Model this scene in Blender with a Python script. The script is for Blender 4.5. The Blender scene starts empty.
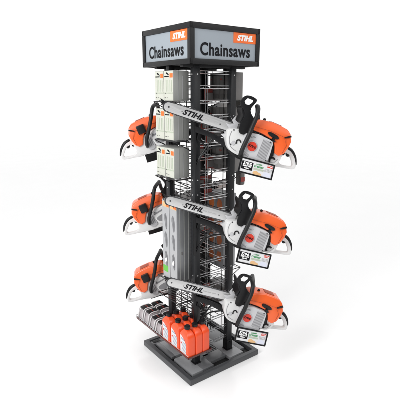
import bpy, bmesh, math, random
from mathutils import Vector, Matrix, Euler
R = math.radians
random.seed(7)
scene = bpy.context.scene
COL = scene.collection

# ------------------------------------------------------------------ camera, world, lamps
cd = bpy.data.cameras.new('camera'); cam = bpy.data.objects.new('camera', cd); COL.objects.link(cam)
cam.location = (-1.67956, -2.23911, 1.76934)
cam.rotation_euler = (R(90 - 13.6478), 0, R(53.1254 - 90))
cd.sensor_width = 36; cd.lens = 443.254 * 36 / 400; cd.clip_end = 500; cd.clip_start = 0.05
scene.camera = cam

w = bpy.data.worlds.new('World'); scene.world = w; w.use_nodes = True
bg = w.node_tree.nodes['Background']
bg.inputs[1].default_value = 1.1
# white studio: bright overhead and behind the stand, dimmed on the photographer's side at eye level to deepen contrast
wn = w.node_tree; tcw = wn.nodes.new('ShaderNodeTexCoord'); sep = wn.nodes.new('ShaderNodeSeparateXYZ')
wn.links.new(tcw.outputs['Generated'], sep.inputs[0])
def ramp(sock, a, b):
    n = wn.nodes.new('ShaderNodeMapRange'); n.interpolation_type = 'SMOOTHSTEP'
    n.inputs[1].default_value = a; n.inputs[2].default_value = b; wn.links.new(sock, n.inputs[0]); return n.outputs[0]
dot = wn.nodes.new('ShaderNodeVectorMath'); dot.operation = 'DOT_PRODUCT'; dot.inputs[1].default_value = (0.6, 0.8, 0)
wn.links.new(tcw.outputs['Generated'], dot.inputs[0])
mxw = wn.nodes.new('ShaderNodeMath'); mxw.operation = 'MAXIMUM'
wn.links.new(ramp(sep.outputs['Z'], 0.30, 0.62), mxw.inputs[0]); wn.links.new(ramp(dot.outputs['Value'], -0.25, 0.25), mxw.inputs[1])
mcw = wn.nodes.new('ShaderNodeMix'); mcw.data_type = 'RGBA'
mcw.inputs[6].default_value = (0.12, 0.12, 0.125, 1); mcw.inputs[7].default_value = (1, 1, 1, 1)
wn.links.new(mxw.outputs[0], mcw.inputs[0]); wn.links.new(mcw.outputs[2], bg.inputs[0])

def area(name, loc, target, size, power, col=(1, 1, 1)):
    l = bpy.data.lights.new(name, 'AREA'); l.shape = 'RECTANGLE'; l.size, l.size_y = size; l.energy = power; l.color = col
    o = bpy.data.objects.new(name, l); COL.objects.link(o); o.location = loc
    o.rotation_euler = (Vector(target) - Vector(loc)).to_track_quat('-Z', 'Y').to_euler()
    return o
area('softbox_key', (-3.5, -0.9, 2.7), (0, 0, 1.0), (1.3, 1.8), 110)
area('softbox_fill', (1.6, -3.2, 3.0), (0, 0, 1.0), (1.2, 1.2), 18)
scene.view_settings.view_transform = 'Standard'; scene.view_settings.look = 'None'
scene.view_settings.exposure = 0; scene.view_settings.gamma = 1

# ------------------------------------------------------------------ materials
def mat(name, col, rough=0.45, metal=0.0, var=0.06, scale=18, bump=0.0, bscale=120, spec=0.5, coat=0.0, rvar=0.12, stretch=None):
    m = bpy.data.materials.new(name); m.use_nodes = True
    nt = m.node_tree; b = nt.nodes['Principled BSDF']
    tc = nt.nodes.new('ShaderNodeTexCoord')
    n = nt.nodes.new('ShaderNodeTexNoise'); n.inputs['Scale'].default_value = scale; n.inputs['Detail'].default_value = 5
    if stretch:
        mp = nt.nodes.new('ShaderNodeMapping'); mp.inputs['Scale'].default_value = stretch
        nt.links.new(tc.outputs['Object'], mp.inputs['Vector']); nt.links.new(mp.outputs[0], n.inputs['Vector'])
    else: nt.links.new(tc.outputs['Object'], n.inputs['Vector'])
    mx = nt.nodes.new('ShaderNodeMix'); mx.data_type = 'RGBA'
    mx.inputs[6].default_value = (*[c * (1 - var) for c in col], 1)
    mx.inputs[7].default_value = (*[min(1, c * (1 + var)) for c in col], 1)
    nt.links.new(n.outputs['Fac'], mx.inputs[0]); nt.links.new(mx.outputs[2], b.inputs['Base Color'])
    mr = nt.nodes.new('ShaderNodeMapRange'); mr.inputs[3].default_value = max(0.03, rough - rvar); mr.inputs[4].default_value = min(1, rough + rvar)
    nt.links.new(n.outputs['Fac'], mr.inputs[0]); nt.links.new(mr.outputs[0], b.inputs['Roughness'])
    b.inputs['Metallic'].default_value = metal; b.inputs['Specular IOR Level'].default_value = spec
    b.inputs['Coat Weight'].default_value = coat
    if bump:
        n2 = nt.nodes.new('ShaderNodeTexNoise'); n2.inputs['Scale'].default_value = bscale
        nt.links.new(tc.outputs['Object'], n2.inputs['Vector'])
        bp = nt.nodes.new('ShaderNodeBump'); bp.inputs['Strength'].default_value = bump; bp.inputs['Distance'].default_value = 0.002
        nt.links.new(n2.outputs['Fac'], bp.inputs['Height']); nt.links.new(bp.outputs[0], b.inputs['Normal'])
    return m
M = dict(
    floor=mat('studio_floor', (0.90, 0.90, 0.90), 0.14, var=0.01, scale=2, spec=0.5, rvar=0.04),
    frame=mat('black_powder_coat', (0.012, 0.012, 0.013), 0.42, spec=0.3, bump=0.25, bscale=400),
    post=mat('dark_steel_post', (0.017, 0.018, 0.020), 0.4, spec=0.35, bump=0.15, bscale=300),
    black=mat('black_plastic', (0.008, 0.008, 0.009), 0.4, spec=0.3),
    rubber=mat('black_rubber', (0.011, 0.011, 0.012), 0.5, spec=0.35, bump=0.2, bscale=200),
    chrome=mat('zinc_wire', (0.62, 0.62, 0.63), 0.25, metal=1.0),
    bolt=mat('bolt_steel', (0.7, 0.7, 0.7), 0.3, metal=0.8),
    steel=mat('bar_steel', (0.58, 0.58, 0.58), 0.34, metal=0.5, var=0.16, scale=12, stretch=(0.6, 1, 14), rvar=0.16),
    chain=mat('chain_steel', (0.10, 0.10, 0.105), 0.35, metal=0.8),
    orange=mat('orange_plastic', (0.86, 0.125, 0.022), 0.33, var=0.04, coat=0.25),
    white=mat('white_magnesium', (0.70, 0.70, 0.695), 0.4, var=0.02, bump=0.15, bscale=250),
    lgrey=mat('light_grey_cover', (0.54, 0.54, 0.555), 0.42, var=0.05, bump=0.1),
    barprint=mat('faint_grey_print', (0.40, 0.40, 0.40), 0.5),
    backorange=mat('rust_orange_print', (0.50, 0.13, 0.03), 0.5, var=0.2, scale=40),
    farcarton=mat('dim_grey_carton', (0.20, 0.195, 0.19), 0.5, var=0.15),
    windowgrey=mat('dim_window_grey', (0.17, 0.17, 0.18), 0.4, var=0.3, scale=60),
    seam=mat('seam_shadow_orange', (0.35, 0.05, 0.012), 0.5),
    slot=mat('vent_shadow_plastic', (0.25, 0.25, 0.26), 0.6),
    sign=mat('silver_sign_panel', (0.33, 0.37, 0.41), 0.4, var=0.04, scale=3, metal=0.15),
    signo=mat('orange_sign_print', (0.90, 0.16, 0.02), 0.4, var=0.02),
    ink=mat('black_print', (0.006, 0.006, 0.008), 0.6, spec=0.2),
    wink=mat('white_print', (0.9, 0.9, 0.9), 0.45, var=0.01),
    carton=mat('grey_carton', (0.33, 0.335, 0.32), 0.55, var=0.05, bump=0.12, bscale=60),
    cartond=mat('dark_grey_carton', (0.15, 0.145, 0.14), 0.5, var=0.1),
    cream=mat('cream_label', (0.56, 0.57, 0.50), 0.45, var=0.04, scale=30),
    green2=mat('pale_green_print', (0.43, 0.48, 0.38), 0.5),
    metalbox=mat('brushed_grey_box', (0.27, 0.275, 0.285), 0.38, metal=0.45, var=0.12, scale=9),
    metalface=mat('silver_box_face', (0.44, 0.445, 0.455), 0.4, metal=0.2, var=0.06),
    green=mat('green_sticker', (0.12, 0.48, 0.05), 0.45),
    dgreen=mat('dark_green_print', (0.05, 0.30, 0.10), 0.45),
    tan=mat('tan_print', (0.72, 0.45, 0.22), 0.5),
    pale=mat('pale_blue_print', (0.66, 0.68, 0.78), 0.5),
    red=mat('red_print', (0.62, 0.035, 0.015), 0.4),
    maroon=mat('maroon_tray', (0.085, 0.018, 0.016), 0.35),
    dred=mat('dark_red_carton', (0.30, 0.04, 0.03), 0.45),
    bottle=mat('orange_red_bottle', (0.88, 0.085, 0.018), 0.35, var=0.04, coat=0.15),
    paper=mat('white_label', (0.70, 0.70, 0.71), 0.5, var=0.02),
    bluei=mat('grey_blue_print', (0.28, 0.32, 0.42), 0.5),
    packg=mat('grey_pack', (0.42, 0.38, 0.39), 0.35, var=0.15),
    packw=mat('silver_pack_edge', (0.72, 0.70, 0.70), 0.3, var=0.05),
    basef=mat('charcoal_base_frame', (0.050, 0.052, 0.056), 0.33, var=0.1),
    baset=mat('grey_base_plate', (0.15, 0.153, 0.160), 0.25, var=0.12, scale=8),
    base_sheen=mat('base_plate_painted_sheen', (0.27, 0.275, 0.285), 0.28, var=0.12, scale=8),
    based=mat('black_base_floor', (0.006, 0.006, 0.006), 0.5),
)

# ------------------------------------------------------------------ mesh helpers
def finish(bm, ang=38):
    bm.normal_update()
    a = R(ang)
    for f in bm.faces: f.smooth = True
    for e in bm.edges:
        if len(e.link_faces) == 2:
            e.smooth = e.calc_face_angle(0) < a
        else: e.smooth = False
def obj(name, bm, m, parent=None, loc=None):
    if not isinstance(m, (list, tuple)): m = [m]
    finish(bm)
    me = bpy.data.meshes.new(name); bm.to_mesh(me); bm.free()
    for x in m: me.materials.append(x)
    o = bpy.data.objects.new(name, me); COL.objects.link(o)
    if parent: o.parent = parent
    if loc: o.location = loc
    return o
def thing(name, label, cat, loc=(0, 0, 0), rot=(0, 0, 0), group=None):
    o = bpy.data.objects.new(name, None); COL.objects.link(o); o.empty_display_size = 0.05
    o.location = loc; o.rotation_euler = rot
    o['label'] = label; o['category'] = cat
    if group: o['group'] = group
    return o
def tag(o, label, cat, group=None):
    o['label'] = label; o['category'] = cat
    if group: o['group'] = group
    return o
def structure(o): o['kind'] = 'structure'; return o
def copy_tree(o, parent=None):
    c = o.copy(); COL.objects.link(c); c.parent = parent
    for ch in list(o.children): copy_tree(ch, c)
    return c
def B(): return bmesh.new()
def merge(bm, b2):
    me = bpy.data.meshes.new('tmp'); b2.to_mesh(me); b2.free(); bm.from_mesh(me); bpy.data.meshes.remove(me)
def box(bm, x0, x1, y0, y1, z0, z1, bev=0.0, seg=2, mi=0):
    b = B(); bmesh.ops.create_cube(b, size=1)
    for v in b.verts:
        v.co = Vector(((x0 + x1) / 2 + v.co.x * (x1 - x0), (y0 + y1) / 2 + v.co.y * (y1 - y0), (z0 + z1) / 2 + v.co.z * (z1 - z0)))
    if bev: bmesh.ops.bevel(b, geom=b.edges[:], offset=bev, segments=seg, profile=0.6, affect='EDGES', clamp_overlap=True)
    for f in b.faces: f.material_index = mi
    merge(bm, b)
def prism(bm, outer, y0, y1, holes=(), bev=0.0, seg=2, M4=None, mi=0):
    """outline in XZ, extruded along Y from y0 to y1"""
    b = B(); es = []
    for lp in [outer, *holes]:
        vs = [b.verts.new((p[0], y0, p[1])) for p in lp]
        es += [b.edges.new((vs[i], vs[(i + 1) % len(vs)])) for i in range(len(vs))]
    if holes:
        bmesh.ops.triangle_fill(b, use_beauty=True, use_dissolve=False, edges=es)
    else:
        b.faces.new([e.verts[0] for e in es])
    g = bmesh.ops.extrude_face_region(b, geom=b.faces[:])
    for v in g['geom']:
        if isinstance(v, bmesh.types.BMVert): v.co.y = y1
    bmesh.ops.recalc_face_normals(b, faces=b.faces)
    if bev:
        ed = [e for e in b.edges if len(e.link_faces) == 2 and e.calc_face_angle(0) > R(50)]
        bmesh.ops.bevel(b, geom=ed, offset=bev, segments=seg, profile=0.6, affect='EDGES', clamp_overlap=True)
    if M4: b.transform(M4)
    for f in b.faces: f.material_index = mi
    merge(bm, b)
def smooth(pts, n=4, closed=True):
    out = []; N = len(pts)
    rng = range(N) if closed else range(N - 1)
    P = [Vector(p) for p in pts]
    for i in rng:
        if closed: a, b, c, d = P[i - 1], P[i], P[(i + 1) % N], P[(i + 2) % N]
        else: a, b, c, d = P[max(i - 1, 0)], P[i], P[i + 1], P[min(i + 2, N - 1)]
        for k in range(n):
            t = k / n
            out.append(0.5 * ((2 * b) + (c - a) * t + (2 * a - 5 * b + 4 * c - d) * t * t + (3 * b - a - 3 * c + d) * t ** 3))
    if not closed: out.append(P[-1])
    return [tuple(v) for v in out]
def tube(bm, pts, r, n=10, closed=False, flat=1.0):
    P = [Vector(p) for p in pts]; N = len(P); rings = []
    up = Vector((0, 0, 1)); prev = None
    for i in range(N):
        a = P[i - 1] if (i > 0 or closed) else P[i]; c = P[(i + 1) % N] if (i < N - 1 or closed) else P[i]
        t = (c - a).normalized()
        if prev is None:
            u = t.orthogonal().normalized()
        else:
            u = (prev - t * prev.dot(t)).normalized()
        prev = u; v = t.cross(u)
        rr = r[i] if isinstance(r, (list, tuple)) else r
        rings.append([bm.verts.new(P[i] + (u * math.cos(2 * math.pi * k / n) + v * math.sin(2 * math.pi * k / n) * flat) * rr) for k in range(n)])
    fs = []
    for i in range(N if closed else N - 1):
        A, C = rings[i], rings[(i + 1) % N]
        for k in range(n):
            fs.append(bm.faces.new((A[k], A[(k + 1) % n], C[(k + 1) % n], C[k])))
    if not closed:
        bm.faces.new(rings[0][::-1]); bm.faces.new(rings[-1])
def cyl(bm, c, r, h, axis='Z', n=20, r2=None, bev=0.0, mi=0):
    b = B(); bmesh.ops.create_cone(b, cap_ends=True, segments=n, radius1=r, radius2=r if r2 is None else r2, depth=h)
    if bev:
        bmesh.ops.bevel(b, geom=[e for e in b.edges if e.calc_face_angle(0) > R(50)], offset=bev, segments=2, affect='EDGES')
    rot = {'Z': Matrix(), 'X': Matrix.Rotation(R(90), 4, 'Y'), 'Y': Matrix.Rotation(R(90), 4, 'X')}[axis]
    b.transform(Matrix.Translation(c) @ rot)
    for f in b.faces: f.material_index = mi
    merge(bm, b)
def text_mesh(body, size, m, parent, name='lettering', sx=1.0, shear=0.0, off=0.0, depth=0.0008, mat4=None, spacing=1.0):
    """flat letters in XZ plane facing -Y, centred"""
    c = bpy.data.curves.new('t', 'FONT'); c.body = body; c.size = size; c.align_x = 'CENTER'; c.align_y = 'CENTER'
    c.shear = shear; c.offset = off; c.extrude = depth / 2; c.resolution_u = 3; c.space_character = spacing
    o = bpy.data.objects.new('t', c); COL.objects.link(o)
    me = bpy.data.meshes.new_from_object(o.evaluated_get(bpy.context.evaluated_depsgraph_get()))
    bpy.data.objects.remove(o); bpy.data.curves.remove(c)
    me.transform(Matrix.Rotation(R(90), 4, 'X') @ Matrix.Diagonal((sx, 1, 1, 1)))
    if mat4: me.transform(mat4)
    me.materials.clear(); me.materials.append(m); me.name = name
    o = bpy.data.objects.new(name, me); COL.objects.link(o); o.parent = parent
    return o
def placed(o, name):
    o.name = name; return o

# ------------------------------------------------------------------ setting
bm = B(); s = 60
vs = [bm.verts.new((x, y, 0)) for x, y in ((-s, -s), (s, -s), (s, s), (-s, s))]; bm.faces.new(vs)
structure(obj('floor', bm, M['floor']))

# ------------------------------------------------------------------ base
T = 0.137           # half distance between post centres
base = thing('stand_base', 'low charcoal square base frame with grey floor plates under the display tower', 'display base')
bm = B(); Wb = 0.289; fw = 0.030; h = 0.038
prism(bm, [(-Wb, -Wb), (Wb, -Wb), (Wb, Wb), (-Wb, Wb)], 0, h, holes=[[(-Wb + fw, -Wb + fw), (Wb - fw, -Wb + fw), (Wb - fw, Wb - fw), (-Wb + fw, Wb - fw)]], bev=0.004, seg=3)
bm.transform(Matrix.Rotation(R(90), 4, 'X'))
obj('outer_frame', bm, M['basef'], base)
bm = B(); box(bm, -Wb + fw, Wb - fw, -Wb + fw, Wb - fw, 0.003, 0.009)
obj('floor_plate', bm, M['based'], base)
plates = [(-0.2585, -0.05, 0.211, 0.2585, 'baset'), (-0.234, -0.205, 0.004, 0.210, 'baset'), (-0.204, -0.06, 0.004, 0.210, 'base_sheen'),
          (-0.234, -0.150, -0.234, -0.022, 'base_sheen'), (-0.149, -0.062, -0.234, -0.122, 'baset'), (-0.149, -0.02, -0.121, -0.022, 'base_sheen'),
          (-0.061, 0.076, -0.195, -0.105, 'baset'), (0.077, 0.195, -0.234, -0.160, 'base_sheen'), (0.196, 0.234, -0.200, -0.06, 'baset'), (0.077, 0.195, -0.159, -0.03, 'base_sheen'),
          (-0.058, 0.03, 0.004, 0.258, 'baset'), (0.031, 0.234, 0.091, 0.235, 'base_sheen'), (0.12, 0.234, -0.029, 0.090, 'baset'), (0.031, 0.119, -0.029, 0.09, 'base_sheen')]
for (x0, x1, y0, y1, mm) in plates:  # lighter plates paint the gloss reflection into an otherwise even grey floor
    bm = B(); box(bm, x0, x1, y0, y1, 0.0095, 0.030, 0.0008)
    obj('tile_plate', bm, M[mm], base)
for y in (-0.10, -0.082, -0.064, -0.046):
    bm = B(); box(bm, -0.015, 0.074, y, y + 0.008, 0.0095, 0.030); obj('slat', bm, M['baset'], base)
for (x, y, a, b_) in ((-0.215, 0.236, 0.055, 0.026), (-0.095, 0.10, 0.055, 0.026)):
    bm = B(); box(bm, x - a / 2, x + a / 2, y - b_ / 2, y + b_ / 2, 0.0302, 0.0325, 0.001)
    obj('open_slot_patch', bm, M['based'], base)  # black patch laid on the plate for the dark of an open slot

# ------------------------------------------------------------------ tower: posts, rails, header
tower = thing('display_tower', 'tall black four post display tower holding the saws and boxes', 'display rack', (0, 0, 0.031))
Z0, Z1 = 0.0, 1.886
hw = 0.020
for sx in (-1, 1):
    for sy in (-1, 1):
        bm = B(); box(bm, sx * T - hw, sx * T + hw, sy * T - hw, sy * T + hw, Z0 + 0.006, Z1, 0.0025)
        p_ = obj('post', bm, M['post'], tower)
        bm = B(); box(bm, sx * T - 0.026, sx * T + 0.026, sy * T - 0.026, sy * T + 0.026, Z0, Z0 + 0.006, 0.001)
        if (sx, sy) != (-1, -1): box(bm, sx * T - 0.0235, sx * T + 0.0235, sy * T - 0.0235, sy * T + 0.0235, Z0 + 0.0062, Z0 + 0.075, 0.003)
        obj('foot', bm, M['black'], p_)
        zz = [0.06, 0.435, 0.62, 1.14, 1.23, 1.60, 1.838]
        for z in zz:
            bm = B(); cyl(bm, (sx * T, sy * (T + hw + 0.0015), z), 0.0042, 0.004, 'Y', 12); obj('bolt', bm, M['bolt'], p_)
            bm = B(); cyl(bm, (sx * (T + hw + 0.0015), sy * T, z), 0.0042, 0.004, 'X', 12); obj('bolt', bm, M['bolt'], p_)
zr = [0.10 + 0.083 * i for i in range(22)]
for sy in (-1, 1):
    for z in zr:
        for dz in (0, 0.016):
            bm = B(); tube(bm, [(-T + hw + 0.0005, sy * (T + 0.006), z + dz), (T - hw - 0.0005, sy * (T + 0.006), z + dz)], 0.0028, 8)
            obj('cross_rail', bm, M['chrome'], tower)
rp = random.Random(11)
for z in zr[1:-1]:
    for x in (-0.075, -0.035, 0.02, 0.07):
        bm = B(); L_ = rp.uniform(0.16, 0.25)
        tube(bm, smooth([(x, -T + 0.004, z + 0.008), (x, -T + 0.05, z + 0.004), (x, -T + L_ - 0.02, z + 0.006), (x, -T + L_, z + 0.022)], 3, False), 0.0023, 6)
        obj('peg_hook', bm, M['chrome'] if rp.random() < 0.45 else M['frame'], tower)
# wire mesh on the two box faces
for sx in (-1, 1):
    bm = B(); z = 0.06
    while z < 1.87:
        if sx < 0: tube(bm, [(sx * T, -T + hw, z), (sx * T, T - hw, z)], 0.0024, 6)
        z += 0.0235
    for y in ((-0.055, 0.02, 0.09) if sx < 0 else (-0.06, 0.06)):
        tube(bm, [(sx * (T + 0.0045), y, 0.05), (sx * (T + 0.0045), y, 1.87)], 0.0026, 6)
    if sx > 0:
        for z in zr[::3]: tube(bm, [(sx * T, -T + hw, z), (sx * T, T - hw, z)], 0.0026, 6)
    obj('wire_grid', bm, M['frame'], tower)
# inner spine: a narrow slotted channel inside the back of the tower
bm = B()
box(bm, -0.118, -0.085, -0.112, -0.080, 0.02, 1.86, 0.002)
box(bm, 0.075, 0.113, 0.085, 0.112, 0.02, 1.86, 0.002)
obj('inner_channel', bm, M['black'], tower)
bm = B()
for x, y in ((-0.05, -0.12), (-0.035, -0.12), (0.055, 0.12)):
    tube(bm, [(x, y, 0.05), (x, y, 1.86)], 0.0022, 6)
obj('upright_wire', bm, M['chrome'], tower)

header = thing('header_sign', 'black framed square header box lettered Chainsaws on top of the tower', 'sign', (0, 0, 1.918))
Hh = 0.2105; S = 0.252; fb = 0.029
bm = B()
for i in range(4):
    b = B()
    box(b, -S, S, -S, -S + 0.02, 0, 0.028, 0.002)
    box(b, -S, S, -S, -S + 0.02, Hh - 0.030, Hh, 0.002)
    box(b, -S, -S + fb, -S + 0.0004, -S + 0.0204, 0.0285, Hh - 0.0305, 0.001)
    box(b, S - fb, S, -S + 0.0004, -S + 0.0204, 0.0285, Hh - 0.0305, 0.001)
    b.transform(Matrix.Rotation(R(90 * i), 4, 'Z')); merge(bm, b)
obj('frame', bm, M['frame'], header)
bm = B(); box(bm, -S + 0.02, S - 0.02, -S + 0.02, S - 0.02, Hh - 0.012, Hh - 0.004)
obj('top_plate', bm, M['frame'], header)
bm = B(); box(bm, -S + 0.02, S - 0.02, -S + 0.02, S - 0.02, 0.010, 0.016)
obj('bottom_plate', bm, M['based'], header)
for i in range(4):
    rot = Matrix.Rotation(R(90 * i), 4, 'Z')
    bm = B(); box(bm, -S + fb + .001, S - fb - .001, -S + 0.008, -S + 0.013, 0.0285, Hh - 0.031); bm.transform(rot)
    pn = obj('sign_panel', bm, M['sign'], header)
    bm = B(); box(bm, 0.052, S - fb - 0.0015, -S + 0.0055, -S + 0.0078, 0.124, Hh - 0.0315); bm.transform(rot)
    lg = obj('brand_plate', bm, M['signo'], pn)
    text_mesh('STIHL', 0.040, M['wink'], lg, 'lettering', sx=1.18, shear=0.28, off=0.0022, mat4=rot @ Matrix.Translation((0.137, -S + 0.0048, 0.150)))
    text_mesh('Chainsaws', 0.092, M['ink'], pn, 'lettering', sx=0.88, off=0.0021, mat4=rot @ Matrix.Translation((-0.002, -S + 0.0068, 0.076)), spacing=1.06)
# neck under the header
for a in (-1, 1):
    bm = B(); box(bm, -S + 0.022, S - 0.022, a * T - 0.014, a * T + 0.014, -0.0115, 0.0095, 0.001)
    obj('header_support', bm, M['frame'], header)
bm = B(); box(bm, -0.235, -0.195, -0.016, 0.016, -0.034, -0.0005, 0.002); obj('hanger_block', bm, M['black'], header)
bm = B(); box(bm, 0.195, 0.235, -0.016, 0.016, -0.034, -0.0005, 0.002)
obj('hanger_block', bm, M['black'], header)

# ------------------------------------------------------------------ chainsaw
PSI, TAU = -30.0, 22.29
def make_saw():
    t = thing('chainsaw', '', 'chainsaw')
    # bar
    def barout(r0, x0=0.026, x1=0.46, grow=0.0):
        P = []
        cz = lambda x: 0.008 + 0.075 * x
        top = []; bot = []
        for x in (0.05, 0.10, 0.2, 0.3, 0.40, x1): top.append((x, cz(x) + r0 + grow + 0.003 * math.sin(min(1, x / 0.4) * math.pi)))
        for x in (x1, 0.40, 0.3, 0.2, 0.10, 0.05): bot.append((x, cz(x) - r0 - grow - 0.003 * math.sin(min(1, x / 0.4) * math.pi)))
        arc = []
        for k in range(13):
            a = R(-100 - 160 * k / 12)
            arc.append((x0 + 0.002 + (r0 + grow) * math.cos(a), cz(x0) + (r0 + grow) * math.sin(a)))
        return top + bot + arc
    bm = B(); prism(bm, barout(0.0245), -0.0028, 0.0028, bev=0.0008)
    bar = obj('guide_bar', bm, M['steel'], t)
    for (x, z, r) in ((0.335, 0.030, 0.004), (0.108, 0.014, 0.003), (0.03, 0.010, 0.005)):
        bm = B(); cyl(bm, (x, 0, z), r, 0.0072, 'Y', 12); obj('rivet', bm, M['chain'], bar)
    text_mesh('STIHL', 0.042, M['ink'], bar, 'lettering', sx=1.12, shear=0.3, off=0.0015,
              mat4=Matrix.Translation((0.172, -0.0035, 0.019)) @ Matrix.Rotation(R(-3.5), 4, 'Y'))
    text_mesh('STIHL', 0.042, M['ink'], bar, 'lettering', sx=1.12, shear=0.3, off=0.0015,
              mat4=Matrix.Translation((0.172, 0.0035, 0.019)) @ Matrix.Rotation(R(-3.5), 4, 'Y') @ Matrix.Rotation(R(180), 4, 'Z'))
    for x in (0.232, 0.262, 0.292):
        bm = B(); prism(bm, [(x, 0.021 + 0.075 * (x - 0.23)), (x + 0.024, 0.0225 + 0.075 * (x - 0.23)), (x + 0.026, 0.0285 + 0.075 * (x - 0.23)), (x + 0.002, 0.027 + 0.075 * (x - 0.23))], -0.0034, -0.0029)
        obj('faint_print', bm, M['barprint'], bar)
    # chain: thin loop with teeth
    out = barout(0.0245, grow=0.0048); inn = barout(0.0245, grow=0.0003)
    bm = B(); prism(bm, out, -0.0022, 0.0022, holes=[inn])
    L = [Vector((p[0], 0, p[1])) for p in out]
    ctr = lambda x: 0.008 + 0.075 * x
    for i in range(len(L)):
        a, c = L[i], L[(i + 1) % len(L)]
        n_ = max(1, int((c - a).length / 0.017))
        for k in range(n_):
            p = a.lerp(c, (k + 0.5) / n_); d_ = (c - a).normalized(); nn = Vector((-d_.z, 0, d_.x))
            if nn.dot(p - Vector((min(max(p.x, 0.03), 0.4), 0, ctr(p.x)))) < 0: nn = -nn
            b = B(); bmesh.ops.create_cube(b, size=1)
            b.transform(Matrix.Translation(p + nn * 0.001) @ Matrix.Rotation(-math.atan2(d_.z, d_.x), 4, 'Y') @ Matrix.Diagonal((0.008, 0.006, 0.0045, 1)))
            merge(bm, b)
    obj('chain', bm, M['chain'], bar)
    # nose guard clip (black spike above and behind the tip)
    bm = B(); prism(bm, smooth([(-0.030, 0.036), (-0.012, 0.034), (0.002, 0.030), (0.018, 0.039), (0.008, 0.030), (-0.006, 0.019), (-0.0095, 0.004), (-0.013, 0.006), (-0.014, 0.020)], 3), -0.005, 0.005)
    obj('nose_clip', bm, M['black'], bar)
    # chassis
    ch = [(0.384, 0.022), (0.384, -0.010), (0.396, -0.042), (0.420, -0.074), (0.452, -0.089), (0.50, -0.092), (0.60, -0.086), (0.69, -0.074), (0.724, -0.052), (0.732, -0.01),
          (0.72, 0.02), (0.66, 0.045), (0.56, 0.068), (0.49, 0.072), (0.455, 0.050), (0.415, 0.040)]
    bm = B(); prism(bm, smooth(ch, 3), -0.058, 0.048, bev=0.006, seg=2)
    body = obj('body', bm, M['white'], t)
    # black hook mark, screws on front plate
    bm = B()
    tube(bm, smooth([(0.452, -0.0595, -0.036), (0.449, -0.0595, -0.018), (0.462, -0.0595, -0.010), (0.474, -0.0595, -0.020)], 4, False), 0.0036, 8)
    obj('hook_mark', bm, M['black'], body); bm = B()
    tube(bm, smooth([(0.676, -0.0595, -0.062), (0.670, -0.062, -0.044), (0.682, -0.062, -0.032), (0.698, -0.0595, -0.036)], 4, False), 0.0055, 8)
    obj('oil_cap', bm, M['black'], body)
    for (x, z) in ((0.41, 0.03), (0.425, -0.05), (0.60, -0.074)):
        bm = B(); cyl(bm, (x, -0.0585, z), 0.0042, 0.004, 'Y', 12); obj('screw', bm, M['chain'], body)
    # bumper spike
    bm = B(); prism(bm, [(0.405, 0.06), (0.372, 0.092), (0.388, 0.078), (0.398, 0.105), (0.404, 0.085), (0.43, 0.075), (0.43, 0.02), (0.385, 0.03), (0.362, 0.048), (0.385, 0.05)], -0.020, -0.014, bev=0.001)
    obj('bumper_spike', bm, M['lgrey'], body); bm = B()
    prism(bm, [(0.385, -0.03), (0.362, -0.020), (0.385, -0.008), (0.364, 0.008), (0.386, 0.02), (0.41, 0.02), (0.41, -0.04)], 0.014, 0.020, bev=0.001)
    obj('bumper_spike', bm, M['lgrey'], body)
    # base underside black rubber block
    bm = B(); prism(bm, smooth([(0.44, -0.088), (0.47, -0.108), (0.52, -0.112), (0.60, -0.102), (0.60, -0.085), (0.5, -0.08)], 2), -0.045, 0.03, bev=0.004)
    obj('base_pad', bm, M['rubber'], body)
    # starter cover
    st = [(0.474, 0.030), (0.495, 0.046), (0.54, 0.060), (0.58, 0.058), (0.634, 0.052), (0.645, 0.02), (0.652, -0.045), (0.640, -0.070), (0.58, -0.082), (0.515, -0.088), (0.494, -0.078), (0.480, -0.03)]
    bm = B(); prism(bm, smooth(st, 2), -0.094, -0.0585, bev=0.004, seg=2)
    stc = obj('starter_cover', bm, M['lgrey'], t)
    bm = B()
    for i in range(8):
        x = 0.582 + i * 0.0072
        prism(bm, [(x, -0.060), (x + 0.003, -0.060), (x + 0.001, 0.045), (x - 0.002, 0.045)], -0.0952, -0.0936)
    for i in range(6):
        x = 0.496 + i * 0.0072
        prism(bm, [(x, -0.078), (x + 0.003, -0.078), (x + 0.003, -0.055 - 0.002 * i), (x, -0.055 - 0.002 * i)], -0.0952, -0.0936)
        prism(bm, [(x, 0.036 + 0.001 * i), (x + 0.003, 0.036 + 0.001 * i), (x + 0.003, 0.020 + .003 * i), (x, 0.020 + .003 * i)], -0.0952, -0.0936)
    obj('vent_rib', bm, M['slot'], stc)
    bm = B(); cyl(bm, (0.533, -0.0965, -0.016), 0.031, 0.005, 'Y', 36, bev=0.0015)
    ring = obj('logo_ring', bm, M['lgrey'], stc)
    bm = B(); cyl(bm, (0.533, -0.1000, -0.016), 0.0265, 0.0030, 'Y', 36, bev=0.0008)
    ld = obj('logo_disc', bm, M['red'], stc)
    text_mesh('STIHL', 0.0165, M['ink'], ld, 'lettering', sx=1.1, shear=0.25, off=0.0006, depth=0.0006, mat4=Matrix.Translation((0.533, -0.1020, -0.016)))
    # clutch side cover
    cl = [(0.40, -0.03), (0.41, 0.03), (0.46, 0.062), (0.54, 0.060), (0.60, 0.045), (0.60, -0.03), (0.56, -0.066), (0.45, -0.066)]
    bm = B(); prism(bm, smooth(cl, 3), 0.0485, 0.074, bev=0.007, seg=3)
    cc = obj('sprocket_cover', bm, M['white'], t)
    bm = B(); cyl(bm, (0.45, 0.0755, -0.005), 0.007, 0.006, 'Y', 6); obj('bar_nut', bm, M['chain'], cc); bm = B(); cyl(bm, (0.485, 0.0755, -0.002), 0.007, 0.006, 'Y', 6)
    obj('bar_nut', bm, M['chain'], cc)
    bm = B(); prism(bm, [(0.50, 0.045), (0.60, 0.03), (0.60, 0.02), (0.50, 0.035)], 0.0738, 0.0758)
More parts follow.
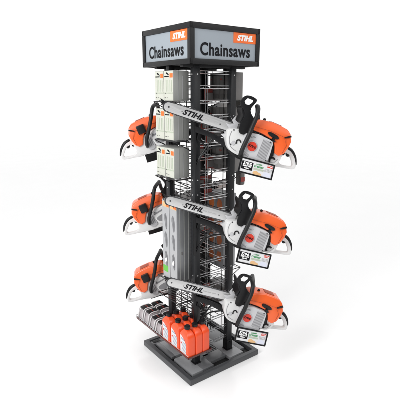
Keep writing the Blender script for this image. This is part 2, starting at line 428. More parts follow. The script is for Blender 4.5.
    obj('cover_print', bm, M['slot'], cc); bm = B()
    prism(bm, smooth([(0.53, 0.006), (0.59, -0.004), (0.585, -0.03), (0.54, -0.04)], 3), 0.0738, 0.0752)
    obj('cover_print', bm, M['slot'], cc)
    # muffler / air filter side, dark
    bm = B(); box(bm, 0.622, 0.676, 0.050, 0.078, 0.064, 0.122, 0.006)
    obj('filter_box', bm, M['black'], t)
    # orange top cover, tapered and rounded
    co = [(0.503, 0.070), (0.499, 0.112), (0.512, 0.128), (0.540, 0.141), (0.60, 0.152), (0.655, 0.151), (0.700, 0.146), (0.722, 0.130), (0.740, 0.090), (0.739, 0.055), (0.728, 0.012), (0.705, -0.010), (0.676, -0.004), (0.662, 0.028), (0.640, 0.060), (0.570, 0.070)]
    b = B(); prism(b, co, -0.082, 0.062, bev=0.007, seg=3)
    for v in b.verts:                       # the hood narrows towards its top
        k = max(0.0, (v.co.z - (0.100 + 0.02 * (v.co.x - 0.5))) / 0.045)
        v.co.y = -0.008 + (v.co.y + 0.008) * (1 - 0.34 * k)
    bm = b
    cov = obj('top_cover', bm, M['orange'], t)
    bm = B(); tube(bm, [(0.512, -0.0822, 0.092), (0.60, -0.0822, 0.1015), (0.690, -0.0822, 0.099), (0.722, -0.0822, 0.060), (0.716, -0.0822, 0.012)], 0.0011, 6)
    obj('panel_seam', bm, M['seam'], cov)
    bm = B(); tube(bm, [(0.512, 0.0622, 0.092), (0.60, 0.0622, 0.1015), (0.690, 0.0622, 0.099), (0.722, 0.0622, 0.060), (0.716, 0.0622, 0.012)], 0.0011, 6)
    obj('panel_seam', bm, M['seam'], cov)
    bm = B(); box(bm, 0.60, 0.665, -0.035, 0.02, 0.1475, 0.1545, 0.002); obj('lid_latch', bm, M['seam'], cov)
    # black plate as painted shade, with cooling fins, in the gap of hood and crankcase
    bm = B(); prism(bm, [(0.486, 0.060), (0.500, 0.078), (0.57, 0.078), (0.648, 0.066), (0.668, 0.02), (0.68, -0.02), (0.655, -0.05), (0.60, 0.03)], -0.068, -0.0582); obj('gap_shade_plate', bm, M['black'], body)
    for k in range(6):
        bm = B(); x = 0.505 + 0.022 * k; box(bm, x, x + 0.004, -0.0705, -0.0682, 0.058, 0.074); obj('cooling_fin', bm, M['chain'], body)
    for (x, z) in ((0.492, 0.030), (0.624, 0.044), (0.640, -0.060), (0.505, -0.078)):
        bm = B(); cyl(bm, (x, -0.0945, z), 0.0040, 0.003, 'Y', 12); obj('screw', bm, M['chain'], stc)
    bm = B(); tube(bm, smooth([(0.401, -0.0590, 0.020), (0.403, -0.0590, -0.02), (0.428, -0.0590, -0.062), (0.47, -0.0590, -0.076)], 4, False), 0.0013, 6); obj('body_seam', bm, M['slot'], body)
    bm = B(); tube(bm, [(0.660, -0.0590, -0.062), (0.700, -0.0590, -0.058), (0.715, -0.0590, -0.030)], 0.0012, 6); obj('body_seam', bm, M['slot'], body)
    bm = B(); cyl(bm, (0.435, -0.0595, -0.040), 0.012, 0.004, 'Y', 20, bev=0.001); obj('tank_cap', bm, M['lgrey'], body)
    bm = B(); prism(bm, smooth([(0.606, 0.046), (0.640, 0.030), (0.655, -0.02), (0.650, -0.055), (0.605, -0.05)], 2), 0.0485, 0.060, bev=0.004); rc = obj('side_cover', bm, M['lgrey'], body)
    for k in range(3):
        bm = B(); box(bm, 0.613 + k * 0.011, 0.618 + k * 0.011, 0.0598, 0.0612, -0.035, 0.020); obj('vent_rib', bm, M['slot'], rc)
    for (x, z) in ((0.415, 0.02), (0.55, -0.05), (0.59, 0.035)):
        bm = B(); cyl(bm, (x, 0.0745, z), 0.0042, 0.004, 'Y', 12); obj('screw', bm, M['chain'], cc)
    Q = Matrix.Translation((0.628, 0, 0.084)) @ Matrix.Rotation(R(8), 4, 'Y')
    bm = B(); prism(bm, [(0.026 * math.cos(R(a)) * (1 if abs(math.cos(R(a))) > .5 else 1) + (0.010 if math.cos(R(a)) > 0 else -0.010), 0.0115 * math.sin(R(a))) for a in range(0, 360, 15)], -0.0845, -0.074, bev=0.0015, M4=Q)
    slot_ = obj('choke_slot', bm, M['black'], cov)
    bm = B(); cyl(bm, (0.633, -0.088, 0.066), 0.009, 0.012, 'Y', 16, bev=0.002); box(bm, 0.626, 0.650, -0.092, -0.083, 0.052, 0.062, 0.002)
    obj('choke_lever', bm, M['black'], cov)
    Q = Matrix.Translation((0.711, 0, 0.108)) @ Matrix.Rotation(R(-32), 4, 'Y')
    bm = B(); prism(bm, [(-0.020, -0.0035), (0.020, -0.0045), (0.020, 0.0045), (-0.020, 0.0035)], -0.0815, -0.07, M4=Q)
    obj('vent_slot', bm, M['black'], cov); bm = B()
    prism(bm, [(-0.020, -0.0035), (0.020, -0.0045), (0.020, 0.0045), (-0.020, 0.0035)], 0.05, 0.0615, M4=Q)
    obj('vent_slot', bm, M['black'], cov)
    bm = B(); cyl(bm, (0.560, -0.02, 0.150), 0.008, 0.014, 'Z', 16, bev=0.002); obj('cover_knob', bm, M['black'], cov); bm = B(); cyl(bm, (0.61, -0.01, 0.150), 0.004, 0.006, 'Z', 12)
    obj('cover_knob', bm, M['black'], cov)
    # rear handle
    ro = [(0.690, 0.020), (0.722, 0.032), (0.748, 0.045), (0.784, 0.040), (0.816, 0.019), (0.840, -0.011), (0.850, -0.036), (0.840, -0.051), (0.812, -0.059), (0.770, -0.067), (0.690, -0.076)]
    ri = [(0.748, 0.018), (0.781, 0.020), (0.806, 0.001), (0.826, -0.022), (0.829, -0.036), (0.815, -0.043), (0.765, -0.051), (0.742, -0.040), (0.736, -0.005)]
    bm = B(); prism(bm, smooth(ro, 3), -0.016, 0.016, holes=[smooth(ri, 3)], bev=0.006, seg=3)
    rh = obj('rear_handle', bm, M['white'], t)
    bm = B()
    tube(bm, smooth([(0.750, 0, 0.054), (0.790, 0, 0.043), (0.827, 0, 0.016), (0.852, 0, -0.020)], 4, False), [0.009, .0105, .012, .013, .0135, .013, .012, .011, .010, .0085, .007, .0055, 0.004], 10)
    obj('throttle_lock', bm, M['black'], rh)
    bm = B(); prism(bm, smooth([(0.762, 0.030), (0.785, 0.026), (0.790, 0.010), (0.776, 0.004), (0.765, 0.016)], 3), -0.006, 0.006, bev=0.002)
    obj('throttle_trigger', bm, M['black'], rh)
    bm = B(); cyl(bm, (0.742, -0.012, 0.012), 0.011, 0.03, 'Y', 14, bev=0.003)
    obj('buffer', bm, M['black'], rh)
    # front handle
    fp = smooth([(0.500, -0.075, -0.092), (0.487, -0.105, -0.070), (0.485, -0.112, -0.020), (0.488, -0.112, 0.035), (0.488, -0.110, 0.090), (0.490, -0.104, 0.140), (0.486, -0.092, 0.178), (0.484, -0.066, 0.196),
                 (0.490, -0.02, 0.200), (0.502, 0.03, 0.202), (0.520, 0.074, 0.196), (0.536, 0.096, 0.176), (0.562, 0.104, 0.132), (0.602, 0.104, 0.074), (0.638, 0.098, 0.025), (0.652, 0.086, -0.010), (0.655, 0.045, -0.030)], 5, False)
    bm = B(); tube(bm, fp, 0.0125, 14)
    obj('front_handle', bm, M['rubber'], t)
    # hand guard
    g = [(0.382, 0.186), (0.388, 0.214), (0.402, 0.230), (0.430, 0.236), (0.464, 0.230), (0.462, 0.206), (0.452, 0.176), (0.462, 0.150), (0.492, 0.130), (0.514, 0.112), (0.520, 0.078), (0.500, 0.042), (0.462, 0.024), (0.436, 0.034), (0.428, 0.078), (0.434, 0.118), (0.418, 0.150), (0.394, 0.166)]
    hl = [(0.402, 0.197), (0.412, 0.218), (0.446, 0.219), (0.446, 0.206), (0.434, 0.187), (0.414, 0.184)]
    bm = B(); prism(bm, smooth(g, 2), -0.068, -0.0595, holes=[hl], bev=0.002)
    prism(bm, [(0.405, 0.168), (0.420, 0.160), (0.44, 0.125), (0.435, 0.08), (0.424, 0.078), (0.426, 0.12), (0.405, 0.150)], -0.0592, 0.085, bev=0.004)
    obj('hand_guard', bm, M['black'], t)
    return t
TIP = (-0.335, -0.1045)
ZT = (1.693, 1.155, 0.640)
saw0 = make_saw()
import itertools
def world_rot(flip=False):
    m = Matrix.Rotation(R(PSI + (180 if flip else 0)), 3, 'Z') @ Matrix.Rotation(R(TAU), 3, 'Y')
    return m.to_euler()
labels = [('topmost of the three orange and white chainsaws on the right side of the tower', False),
          ('middle chainsaw of the three on the right side of the tower, above the lowest', False),
          ('lowest chainsaw on the right side, just above the base with its bar over the bottles', False),
          ('topmost chainsaw on the left, partly hidden behind the cream labelled boxes', True),
          ('middle chainsaw of the three on the left, beside the tall silver boxes', True),
          ('lowest chainsaw on the left, above the tray of small dark packs', True)]
for i, (lb, flip) in enumerate(labels):
    o = saw0 if i == 0 else copy_tree(saw0)
    sg = -1 if flip else 1
    o.location = (sg * TIP[0] + (0.026 if flip else 0), sg * TIP[1] - (0.015 if flip else 0), ZT[i % 3]); o.rotation_euler = world_rot(flip)
    tag(o, lb, 'chainsaw', 'chainsaws hung on the display tower')

# ------------------------------------------------------------------ price signs with their brackets
def make_bracket():
    """local frame: yaw PSI only, X to the rear of the saw, Y into the tower, Z up; origin under the bar at the post"""
    t = thing('saw_bracket', '', 'bracket')
    bm = B()
    # wedge arm
    prism(bm, [(0.0, 0.015), (0.0, -0.020), (0.09, -0.052), (0.20, -0.128), (0.245, -0.158), (0.245, -0.128), (0.17, -0.062), (0.10, -0.028)], -0.004, 0.004, bev=0.001)
    prism(bm, [(0.0, 0.015), (0.0, -0.020), (0.09, -0.052), (0.20, -0.128), (0.245, -0.158), (0.245, -0.128), (0.17, -0.062), (0.10, -0.028)], 0.030, 0.038, bev=0.001)
    for x, z in ((0.03, -0.01), (0.12, -0.052), (0.19, -0.10)):
        tube(bm, [(x, -0.004, z), (x, 0.038, z)], 0.005, 8)
    obj('arm', bm, M['black'], t)
    bm = B()
    tube(bm, smooth([(0.005, 0.02, -0.22), (0.03, 0.018, -0.17), (0.09, 0.016, -0.115), (0.17, 0.014, -0.105)], 4, False), 0.0048, 8)
    tube(bm, [(0.005, 0.02, -0.20), (0.10, 0.012, -0.060)], 0.0048, 8)
    tube(bm, smooth([(-0.01, 0.03, 0.08), (0.015, 0.025, 0.07), (0.03, 0.02, 0.02), (0.01, 0.02, -0.06)], 4, False), 0.0045, 8)
    tube(bm, [(0.01, 0.02, -0.06), (0.075, 0.02, -0.11)], 0.0045, 8)
    obj('brace', bm, M['black'], t)
    bm = B(); box(bm, -0.012, 0.004, -0.002, 0.036, -0.235, 0.09, 0.002)
    obj('mounting_plate', bm, M['black'], t)
    # ledge behind the price sign
    Q = Matrix.Translation((0.232, -0.055, -0.125)) @ Matrix.Rotation(R(13.5), 4, 'Y')
    bm = B(); b = B(); box(b, 0.0, 0.205, 0.0, 0.080, -0.012, 0.0, 0.002); box(b, 0.0, 0.205, 0.072, 0.080, -0.03, -0.0125, 0.002); b.transform(Q); merge(bm, b)
    obj('ledge', bm, M['frame'], t)
    bm = B(); b = B()
    tube(b, [(0.07, 0.07, 0.0), (0.07, 0.075, 0.05), (0.135, 0.075, 0.05), (0.135, 0.07, 0.0)], 0.0030, 6); b.transform(Q); merge(bm, b)
    obj('wire_loop', bm, M['black'], t)
    return t
br0 = make_bracket()
PB = (-0.170 + 0.004, -0.176)      # just outside the front post
def loc_of(flip, p, z):
    sg = -1 if flip else 1
    return (sg * p[0], sg * p[1], z)
nm = ['top', 'middle', 'lowest']
def make_price_sign():
    """front faces -Y; origin upper left corner; X right along the sign"""
    t = thing('price_sign', '', 'price sign')
    Wd, Hd, f = 0.2045, 0.090, 0.0085
    bm = B()
    box(bm, 0, Wd, -0.006, 0.004, -f, 0, 0.001); box(bm, 0, Wd, -0.006, 0.004, -Hd, -Hd + f, 0.001)
    box(bm, 0, f, -0.0058, 0.0038, -Hd + f + .0002, -f - .0002); box(bm, Wd - f, Wd, -0.0058, 0.0038, -Hd + f + .0002, -f - .0002)
    box(bm, 0.001, Wd - 0.001, 0.0042, 0.006, -Hd + 0.001, -0.001)
    obj('frame', bm, M['black'], t)
    bm = B(); box(bm, f + .0003, Wd - f - .0003, -0.003, 0.002, -Hd + f + .0003, -f - .0003)
    card = obj('card', bm, M['paper'], t)
    bm = B(); box(bm, 0.012, 0.078, -0.0040, -0.0031, -0.066, -0.020); blk = obj('brand_block', bm, M['ink'], card)
    def glyphs(x0, x1, z0, z1, m, par, seed, nme, wr=(0.5, 1.1)):
        rnd = random.Random(seed); x = x0; bm = B(); hh = z1 - z0
        while x < x1 - hh * 0.4:
            w_ = hh * rnd.uniform(*wr); w_ = min(w_, x1 - x)
            k = rnd.random()
            st_ = hh * 0.26
            box(bm, x, x + st_, -0.0046, -0.0040, z0, z1)
            if k < 0.75: box(bm, x, x + w_, -0.00462, -0.00402, z1 - st_, z1)
            if k > 0.35: box(bm, x, x + w_, -0.00464, -0.00404, z0, z0 + st_)
            if 0.2 < k < 0.9: box(bm, x + w_ - st_, x + w_, -0.00466, -0.00406, z0, z1 - (st_ if k < .5 else 0))
            x += w_ + hh * 0.22
        o_ = obj(nme, bm, m, par); o_['kind'] = 'stuff'; return o_
    text_mesh('STIHL', 0.0205, M['wink'], blk, sx=1.0, shear=0.25, off=0.0008, depth=0.0005, mat4=Matrix.Translation((0.045, -0.0044, -0.0325)))
    glyphs(0.020, 0.070, -0.050, -0.0415, M['wink'], blk, 9, 'lettering', (0.55, 0.8))
    glyphs(0.030, 0.060, -0.061, -0.054, M['wink'], blk, 11, 'lettering', (0.55, 0.8))
    glyphs(0.096, 0.132, -0.025, -0.018, M['dgreen'], card, 2, 'lettering', (0.5, 0.75))
    glyphs(0.086, 0.146, -0.0405, -0.0305, M['dgreen'], card, 4, 'lettering', (0.5, 0.75))
    bm = B(); box(bm, 0.085, 0.145, -0.0040, -0.0031, -0.055, -0.045, 0.0); obj('green_band', bm, M['green2'], card)
    bm = B(); prism(bm, smooth([(0.088, -0.080), (0.090, -0.064), (0.105, -0.060), (0.118, -0.066), (0.132, -0.070), (0.134, -0.080)], 3), -0.0040, -0.0031)
    obj('tan_picture', bm, M['tan'], card)
    bm = B(); prism(bm, smooth([(0.148, -0.080), (0.150, -0.058), (0.168, -0.054), (0.188, -0.060), (0.191, -0.078)], 3), -0.0040, -0.0031)
    obj('blue_picture', bm, M['pale'], card)
    bm = B(); box(bm, 0.162, 0.193, -0.0040, -0.0031, -0.026, -0.013); rb = obj('red_badge', bm, M['red'], card)
    glyphs(0.1645, 0.1905, -0.0225, -0.0165, M['wink'], rb, 7, 'lettering')
    bm = B()
    for k in range(4): box(bm, 0.150, 0.192, -0.0036, -0.0031, -0.036 - 0.005 * k, -0.0345 - 0.005 * k)
    obj('small_print', bm, M['slot'], card)
    return t
ps0 = make_price_sign()
psi = R(PSI); ux = Vector((math.cos(psi), math.sin(psi), 0)); uy = Vector((-math.sin(psi), math.cos(psi), 0))
for i in range(6):
    flip = i >= 3; k = i % 3; side = 'left' if flip else 'right'; sg = -1 if flip else 1
    o = br0 if i == 0 else copy_tree(br0)
    o.location = Vector(loc_of(flip, PB, ZT[k] - 0.125)) + (Vector((0.026, -0.015, 0)) if flip else Vector()); o.rotation_euler = (0, 0, psi + (math.pi if flip else 0))
    tag(o, 'black steel bracket arm under the %s chainsaw on the %s side' % (nm[k], side), 'bracket', 'black saw brackets')
    q = ps0 if i == 0 else copy_tree(ps0)
    # corner in the saw frame (b=.500, c=-.094, y=-.10) brought to world
    tip = Vector((TIP[0], TIP[1], 0)); ct, stt = math.cos(R(TAU)), math.sin(R(TAU))
    b_, c_, y_ = 0.500, -0.094, -0.100
    a_ = b_ * ct + c_ * stt; zz_ = -b_ * stt + c_ * ct
    P = tip + ux * a_ + uy * y_
    q.location = (sg * P.x + (0.026 if flip else 0), sg * P.y - (0.015 if flip else 0), ZT[k] + zz_ + 0.007)
    q.rotation_euler = (Matrix.Rotation(psi + (math.pi if flip else 0), 3, 'Z') @ Matrix.Rotation(R(15.5), 3, 'Y') @ Matrix.Rotation(R(-11), 3, 'X')).to_euler()
    if flip: tag(q, 'black framed price sign seen from behind under the %s chainsaw on the left' % nm[k], 'price sign', 'framed price signs')
    else: tag(q, 'black framed white price sign hanging under the %s chainsaw on the right' % nm[k], 'price sign', 'framed price signs')

# ------------------------------------------------------------------ labelled boxes
XF, XB = -0.252, -0.146      # label face and back face
def make_carton(h, wid, style):
    t = thing('carton', '', 'box')
    d = XB - XF
    bm = B(); box(bm, 0, d, 0, wid, 0, h, 0.0015)
    body = obj('carton_body', bm, M['carton'] if style == 'saw' else M['metalbox'], t)
    e = -0.0012
    def face(name, y0, y1, z0, z1, m, par, lift=0):
        bm = B(); box(bm, e - lift - 0.0006, e - lift + 0.0006, y0, y1, z0, z1); return obj(name, bm, m, par)
    if style == 'saw':
        lab = face('front_label', 0.002, wid - 0.002, 0.002, h - 0.002, M['cream'], t)
        # label face looks along -X: the viewer's left is +Y
        face('orange_badge', 0.004, 0.034, h - 0.040, h - 0.016, M['signo'], lab, 0.0012)
        bm = B(); b = B(); prism(b, smooth([(-0.020, 0.006), (-0.006, -0.002), (0.012, -0.006), (0.004, 0.002), (-0.010, 0.010)], 3), -0.0006, 0.0006)
        b.transform(Matrix.Translation((e - 0.0014, wid * 0.55, h - 0.020)) @ Matrix.Rotation(R(-90), 4, 'Z')); merge(bm, b)
        box(bm, e - 0.002, e - 0.0008, wid * 0.45, wid - 0.008, h - 0.036, h - 0.030)
        obj('black_logo', bm, M['ink'], lab)
        bm = B()
        for y in (0.014, 0.030, wid - 0.046, wid - 0.028): box(bm, e - 0.0018, e - 0.0007, y, y + 0.006, h * 0.31, h * (0.68 + 0.3 * y))
        box(bm, e - 0.0018, e - 0.0007, 0.004, wid - 0.004, h * 0.245, h * 0.275)
        obj('green_print', bm, M['green2'], lab)
        bm = B(); box(bm, e - 0.0018, e - 0.0007, wid - 0.022, wid - 0.010, h * 0.235, h * 0.265); box(bm, e - 0.0018, e - 0.0007, wid - 0.022, wid - 0.008, h * 0.09, h * 0.115)
        box(bm, e - 0.0018, e - 0.0007, wid - 0.042, wid - 0.032, h * 0.10, h * 0.11)
        obj('small_print', bm, M['cartond'], lab)
        bm = B(); box(bm, d * 0.58, d * 0.60, -0.0014, -0.0002, 0.01, h - 0.03); box(bm, d * 0.30, d * 0.31, -0.0014, -0.0002, 0.004, h - 0.004)
        obj('side_highlight', bm, M['metalface'], t)  # light strips paint highlights onto the grey carton side
    else:
        lab = face('front_label', 0.003, wid - 0.003, 0.003, h - 0.003, M['metalface'], t)
        face('orange_band', 0.004, wid - 0.010, h - 0.045, h - 0.012, M['tan'], lab, 0.0012)
        face('orange_badge', 0.004, 0.034, h - 0.040, h - 0.024, M['signo'], lab, 0.0022)
        # long oval windows with curved dark art
        def oval(zc, hh, ww, m, nme, lift, dy=0, tilt=0):
            b = B(); prism(b, [(ww * math.cos(R(a)) + tilt * math.sin(R(a)) * hh, hh * math.sin(R(a))) for a in range(0, 360, 15)], -0.0005, 0.0005)
            b.transform(Matrix.Translation((e - lift, wid / 2 + dy, zc)) @ Matrix.Rotation(R(-90), 4, 'Z')); bm = B(); merge(bm, b); return obj(nme, bm, m, lab)
        for zc, nb in ((0.735, 0), (0.50, 0), (0.25, 1)):
            zc *= h
            b = B(); prism(b, smooth([(-0.017, 0.024), (-0.004, 0.050), (0.010, 0.032), (0.016, 0.0), (0.014, -0.042), (0.006, -0.054), (-0.003, -0.036), (-0.008, -0.008)], 3), -0.0005, 0.0005)
            b.transform(Matrix.Translation((e - 0.0014, wid / 2, zc)) @ Matrix.Rotation(R(-90), 4, 'Z')); bm = B(); merge(bm, b); dw = obj('dark_window', bm, M['windowgrey'], lab)
            b = B(); prism(b, smooth([(-0.014, 0.026), (-0.002, 0.036), (0.001, 0.020), (0.006, -0.004), (0.010, -0.034), (0.001, -0.014), (-0.006, 0.006)], 3), -0.0005, 0.0005)
            b.transform(Matrix.Translation((e - 0.0026, wid / 2, zc)) @ Matrix.Rotation(R(-90), 4, 'Z')); bm = B(); merge(bm, b); obj('window_art', bm, M['metalbox'], dw)
            if nb: oval(zc - 0.010, 0.016, 0.010, M['wink'], 'window_art', 0.0034, 0.0, 0.3)
        bm = B()
        for x in (0.018, 0.05, 0.082):
            bm = B(); box(bm, x, x + 0.004, -0.0016, -0.0002, 0.004, h - 0.004); obj('side_rib', bm, M['carton'], t)
        for x, zc in ((0.03, h * 0.9), (0.03, h * 0.35)): bm = B(); box(bm, x, x + 0.01, -0.0018, -0.0002, zc, zc + 0.02); obj('side_print', bm, M['cartond'], t)
    # back face prints (seen through the tower on the far side)
    bm = B()
    if style == 'saw':
        box(bm, d - 0.0002, d + 0.0014, wid * 0.35, wid * 0.65, h * 0.35, h * 0.92); obj('back_print', bm, M['cartond'], t); bm = B(); box(bm, d - 0.0002, d + 0.0014, 0.01, wid - 0.01, 0.012, h * 0.22)
        obj('back_print', bm, M['cartond'], t)
        bm = B(); box(bm, d - 0.0002, d + 0.0014, wid * 0.05, wid * 0.25, h * 0.72, h * 0.78)
        obj('back_badge', bm, M['dred'], t)
    else:
        for zc in (h * 0.86, h * 0.62, h * 0.38, h * 0.15):
            b = B(); prism(b, [(0.030 * math.cos(R(a)), 0.040 * math.sin(R(a))) for a in range(0, 360, 60)], -0.0008, 0.0008)
            b.transform(Matrix.Translation((d + 0.0002, wid / 2, zc)) @ Matrix.Rotation(R(90), 4, 'Z')); bm = B(); merge(bm, b); obj('back_print', bm, M['backorange'], t)
    return t
rows = [(1.722, 0.168, 'top'), (1.497, 0.180, 'second'), (1.272, 0.178, 'third')]
c0 = make_carton(0.172, 0.097, 'saw')
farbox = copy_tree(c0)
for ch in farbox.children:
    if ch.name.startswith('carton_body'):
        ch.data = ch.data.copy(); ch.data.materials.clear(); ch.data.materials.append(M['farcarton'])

c1 = make_carton(0.515, 0.083, 'tall')
first = True
for ri, (z, h, nme) in enumerate(rows):
    for j in range(2):
        for flip in (False, True):
            o = (farbox if flip else c0) if (ri == 0 and j == 0) else copy_tree(farbox if flip else c0)
            y = -0.086 + j * 0.0985
            sg = -1 if flip else 1
            o.location = (sg * XF, sg * y, z); o.rotation_euler = (0, 0, math.pi if flip else 0)
            o.scale = (1, 1, h / 0.172)
            if not flip:
                lb = ('cream labelled carton showing its grey side, %s row of the left face' if j == 0 else 'cream labelled carton at the left end of the %s row on the left') % nme
                tag(o, lb, 'box', 'cream labelled cartons')
            else:
                lb = ('grey carton sticking out behind the right post in the %s row' if j == 0 else 'dark backed carton seen through the tower by the rear post, %s row') % nme
                tag(o, lb, 'box', 'cartons on the far face of the tower')
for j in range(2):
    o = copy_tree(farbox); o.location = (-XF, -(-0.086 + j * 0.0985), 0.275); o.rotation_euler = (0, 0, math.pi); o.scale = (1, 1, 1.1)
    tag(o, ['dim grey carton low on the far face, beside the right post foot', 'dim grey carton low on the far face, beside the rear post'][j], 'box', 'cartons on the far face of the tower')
first = True
for j in range(2):
    for flip in (False, True):
        o = c1 if first else copy_tree(c1); first = False
        y = -0.088 + j * 0.0845; sg = -1 if flip else 1
        o.location = (sg * -0.240, sg * y, 0.604); o.rotation_euler = (0, 0, math.pi if flip else 0)
        if not flip:
            tag(o, ['tall silver box with dark oval windows, right one of the front pair', 'tall silver box with green sticker near its bottom, left one of the front pair'][j], 'box', 'tall silver boxes')
            if j == 1:
                bm = B(); box(bm, -0.0026, -0.0012, 0.022, 0.078, 0.036, 0.078); g_ = obj('green_sticker', bm, M['green'], o)
        else:
            tag(o, ['tall grey box with orange hexagons seen through the tower near the right post', 'tall grey box with orange hexagons seen through the tower near the rear post'][j], 'box', 'tall boxes on the far face')

# shelves of wire under each row of boxes
def make_shelf():
    t = thing('wire_shelf', '', 'shelf')
    bm = B()
    for y in [-0.11 + 0.022 * i for i in range(11)]:
        tube(bm, [(-0.002, y, 0.0), (-0.118, y, 0.0)], 0.0016, 6)
    obj('shelf_wire', bm, M['chrome'], t)
    bm = B()
    tube(bm, [(-0.004, -0.115, 0.0), (-0.12, -0.115, 0.0), (-0.12, 0.115, 0.0), (-0.004, 0.115, 0.0)], 0.0026, 8)
    for y in (-0.115, 0.115):
        tube(bm, [(-0.004, y, -0.062), (-0.12, y, -0.003)], 0.0026, 8)
        tube(bm, [(-0.004, y, -0.062), (-0.004, y, 0.02)], 0.0026, 8)
    obj('shelf_frame', bm, M['frame'], t)
    return t
sh = make_shelf(); first = True
for z, nme in ((1.716, 'top row of cartons'), (1.491, 'second row of cartons'), (1.266, 'third row of cartons'), (0.598, 'tall boxes'), (0.475, 'tall boxes and a hand above the bottles')):
    for flip in (False, True):
        o = sh if first else copy_tree(sh); first = False
        sg = -1 if flip else 1
        o.location = (sg * -0.141, 0, z); o.rotation_euler = (0, 0, math.pi if flip else 0)
        where = 'on the far face' if flip else 'on the left face'
        lb = 'wire shelf under the %s %s' % (nme, where)
        if z < 0.5: lb = 'empty lower wire shelf between the tall boxes and the tray %s' % where
        tag(o, lb, 'shelf', 'wire shelves')

# rounded blister packs on the far face, and dark red packs inside
def make_pack():
    t = thing('hanging_pack', '', 'package')
    bm = B(); box(bm, -0.022, 0.022, -0.026, 0.026, -0.11, 0.0, 0.014, 4); obj('shell', bm, M['cartond'], t)
    bm = B(); box(bm, -0.018, 0.018, -0.0275, -0.0262, -0.085, -0.055); obj('print', bm, M['dred'], t)
    bm = B(); tube(bm, smooth([(0, 0, -0.004), (0, 0, 0.012), (-0.03, 0, 0.02), (-0.10, 0, 0.02)], 3, False), 0.0018, 6); obj('hook', bm, M['chrome'], t)
    return t
pk = make_pack()
for i, (x, y, z, lb) in enumerate(((0.292, -0.045, 1.738, 'dark rounded pack hanging behind the right post just above the top chainsaw guard'),
                                   (0.292, -0.06, 1.275, 'dark rounded pack hanging behind the right post between the top and middle saws'),
                                   (0.275, -0.05, 1.49, 'dark rounded pack hanging behind the handle of the top right chainsaw'))):
    o = pk if i == 0 else copy_tree(pk); o.location = (x, y, z); tag(o, lb, 'package', 'rounded packs on the far face')
def make_card_pack():
    t = thing('hooked_pack', '', 'package')
    bm = B(); box(bm, -0.030, 0.030, -0.004, 0.004, -0.075, 0.0, 0.002); obj('card', bm, M['dred'], t)
    bm = B(); box(bm, -0.024, 0.024, -0.016, -0.0042, -0.065, -0.022, 0.004); obj('blister', bm, M['cartond'], t)
    bm = B(); tube(bm, smooth([(0.0, -0.115, 0.0), (0.0, -0.06, -0.004), (0, 0, -0.010), (0, 0.012, 0.0)], 3, False), 0.002, 6)
    tube(bm, [(0.0, 0.0, -0.010), (0.0, 0.0, 0.004)], 0.002, 6); obj('hook', bm, M['chrome'], t)
    return t
hp = make_card_pack()
spots = [(0.05, 1.79), (0.06, 1.53), (-0.02, 1.45), (0.06, 1.37), (0.045, 1.25), (-0.02, 1.25), (0.05, 1.16), (0.05, 0.96), (-0.015, 0.96), (0.04, 0.50), (-0.03, 0.50), (0.045, 0.41), (0.02, 1.62)]
wh = ['highest', 'second highest', 'small left', 'third highest', 'upper right', 'upper left', 'lower', 'middle right', 'middle left', 'lower right', 'lower left', 'lowest', 'topmost']
for i, (x, z) in enumerate(spots):
    o = hp if i == 0 else copy_tree(hp); o.location = (x, -0.02, z)
    ref = 'the topmost bar' if z > 1.5 else ('the upper price sign' if z > 1.1 else ('the middle bar' if z > 0.6 else 'the lowest bar'))
    tag(o, 'dark red pack hooked inside the tower near %s, %s one' % (ref, wh[i]), 'package', 'carded packs inside the tower')

# ------------------------------------------------------------------ tray, bottles, packs
tz = 0.174
tray = thing('shelf_tray', 'dark maroon wire edged tray carrying the orange bottles and small packs', 'tray', (0, 0, tz))
X0, X1, Y0, Y1 = -0.290, -0.110, -0.268, 0.378
bm = B(); box(bm, X0, X1, Y0, Y1, 0.0, 0.007, 0.002); obj('tray_floor', bm, M['maroon'], tray)
bm = B()
box(bm, X0 - 0.003, X0 - 0.0002, Y0, Y1, 0.001, 0.014, 0.001); box(bm, X1 + .0002, X1 + 0.003, Y0, Y1, 0.001, 0.014, 0.001)
box(bm, X0, X1, Y0 - 0.003, Y0 - 0.0002, 0.001, 0.014, 0.001); box(bm, X0, X1, Y1 + .0002, Y1 + 0.003, 0.001, 0.014, 0.001)
obj('tray_lip', bm, M['maroon'], tray)
bm = B()
tube(bm, [(X0 - 0.004, Y0 - 0.004, 0.026), (X0 - 0.004, Y1 + 0.004, 0.026), (X1, Y1 + 0.004, 0.026)], 0.0018, 6)
for i in range(12):
    y = 0.10 + i * 0.0253; tube(bm, [(X0 - 0.004, y, 0.012), (X0 - 0.004, y, 0.026)], 0.0014, 6)
obj('wire_rim', bm, M['chrome'], tray)
bm = B()
for y in (-0.12, 0.12):
    bm = B(); box(bm, X0 + 0.05, -0.118, y - 0.006, y + 0.006, -0.012, -0.0003, 0.002); obj('support_arm', bm, M['frame'], tray)

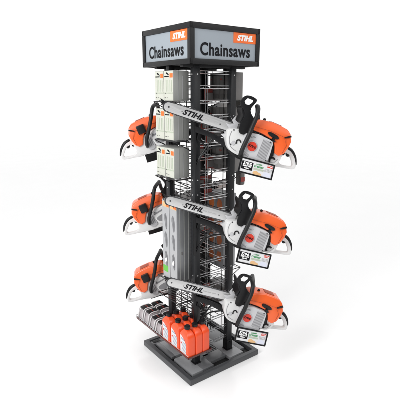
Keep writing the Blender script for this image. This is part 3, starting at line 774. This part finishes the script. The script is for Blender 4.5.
def make_bottle():
    t = thing('oil_bottle', '', 'bottle')
    wx, wy, hb = 0.0545, 0.093, 0.166
    b = B(); prof = [(0, 1, 1), (0.006, 1, 1), (0.74, 1, 1), (0.80, 0.99, 0.965), (0.86, 0.94, 0.86), (0.92, 0.84, 0.70), (0.97, 0.68, 0.52), (1.0, 0.50, 0.36)]
    rings = []
    for (k, fx, fy) in prof:
        ring = []
        a, c = wx / 2 * fx, wy / 2 * fy; r = min(a, c) * 0.24
        for (qx, qy, a0) in ((1, 1, 0), (-1, 1, 90), (-1, -1, 180), (1, -1, 270)):
            for st in range(5):
                an = R(a0 + 22.5 * st)
                ring.append(b.verts.new((qx * (a - r) + r * math.cos(an), qy * (c - r) + r * math.sin(an), hb * k)))
        rings.append(ring)
    n = len(rings[0])
    for i in range(len(rings) - 1):
        for k in range(n): b.faces.new((rings[i][k], rings[i][(k + 1) % n], rings[i + 1][(k + 1) % n], rings[i + 1][k]))
    b.faces.new(rings[0][::-1]); b.faces.new(rings[-1])
    obj('bottle_body', b, M['bottle'], t)
    bm = B(); cyl(bm, (0, 0, hb + 0.003), 0.0125, 0.008, 'Z', 20); obj('neck', bm, M['bottle'], t)
    bm = B(); cyl(bm, (0, 0, hb + 0.017), 0.0190, 0.022, 'Z', 22, bev=0.003); cap = obj('cap', bm, M['black'], t)
    bm = B(); prism(bm, smooth([(-0.037, 0.010), (0.026, 0.010), (0.026, 0.080), (0.008, 0.104), (-0.018, 0.122), (-0.037, 0.128)], 1), -0.0004, 0.0004)
    bm.transform(Matrix.Translation((-wx / 2 - 0.0006, 0, 0)) @ Matrix.Rotation(R(-90), 4, 'Z'))
    lab = obj('label', bm, M['paper'], t)
    bm = B(); x = -wx / 2 - 0.0016
    random.seed(3)
    for k in range(7):
        z = 0.028 + k * 0.0095; box(bm, x - 0.0003, x + 0.0003, -0.024, 0.012 + random.random() * 0.012, z, z + 0.0028)
    obj('label_print', bm, M['bluei'], lab)
    bm = B(); prism(bm, [(-0.026, 0.104), (0.010, 0.100), (0.010, 0.106), (-0.026, 0.112)], -0.0003, 0.0003); bm.transform(Matrix.Translation((x, 0, 0)) @ Matrix.Rotation(R(-90), 4, 'Z')); obj('label_title', bm, M['bluei'], lab)
    bm = B(); cyl(bm, (x, 0.026, 0.075), 0.006, 0.001, 'X', 14); obj('label_mark', bm, M['red'], lab)
    return t
bt = make_bottle(); first = True
rn = ['front row', 'middle row', 'back row']
cn = ['left', 'middle', 'right']
for r_ in range(3):
    for c_ in range(3):
        o = bt if first else copy_tree(bt); first = False
        o.location = (-0.261 + c_ * 0.0555, -0.219 + r_ * 0.103 + random.uniform(-.002, .002), tz + 0.0075)
        o.rotation_euler = (0, 0, R(random.uniform(-3, 3)))
        tag(o, 'orange red oil bottle with black cap, %s one in the %s' % (cn[c_], rn[r_]), 'bottle', 'orange bottles on the tray')
def make_small_pack():
    t = thing('battery_pack', '', 'package')
    wy, dx = 0.066, 0.088
    bm = B(); prism(bm, [(0, 0), (dx, 0), (dx, 0.083), (0.026, 0.083), (0.010, 0.045)], 0, wy, bev=0.004); obj('shell', bm, M['packg'], t)
    bm = B(); box(bm, 0.014, dx - 0.001, 0.0095, wy - 0.0095, 0.079, 0.092, 0.003); obj('black_top', bm, M['black'], t)
    bm = B()
    for y in (0.0015, wy - 0.0085):
        bm = B(); tube(bm, smooth([(-0.002, y + 0.0035, 0.01), (0.003, y + 0.0035, 0.045), (0.019, y + 0.0035, 0.087), (dx - 0.004, y + 0.0035, 0.088)], 3, False), 0.0040, 6); obj('silver_rib', bm, M['packw'], t)
    bm = B(); box(bm, 0.048, 0.053, 0.014, 0.05, 0.0915, 0.0928); obj('red_mark', bm, M['dred'], t)
    return t
sp = make_small_pack(); first = True
wn = ['nearest the bottles', 'second from the bottles', 'third from the bottles', 'far end of tray']
for r_ in range(4):
    for c_ in range(2):
        o = sp if first else copy_tree(sp); first = False
        o.location = (X0 + 0.006 + c_ * 0.090, 0.062 + r_ * 0.079, tz + 0.0075)
        o.scale = (1, 1, 1.0 if r_ > 1 else 0.86)
        tag(o, 'small grey pack with black ribbed top, %s column, %s' % (('outer' if c_ == 0 else 'inner'), wn[r_]), 'package', 'small packs on the tray')
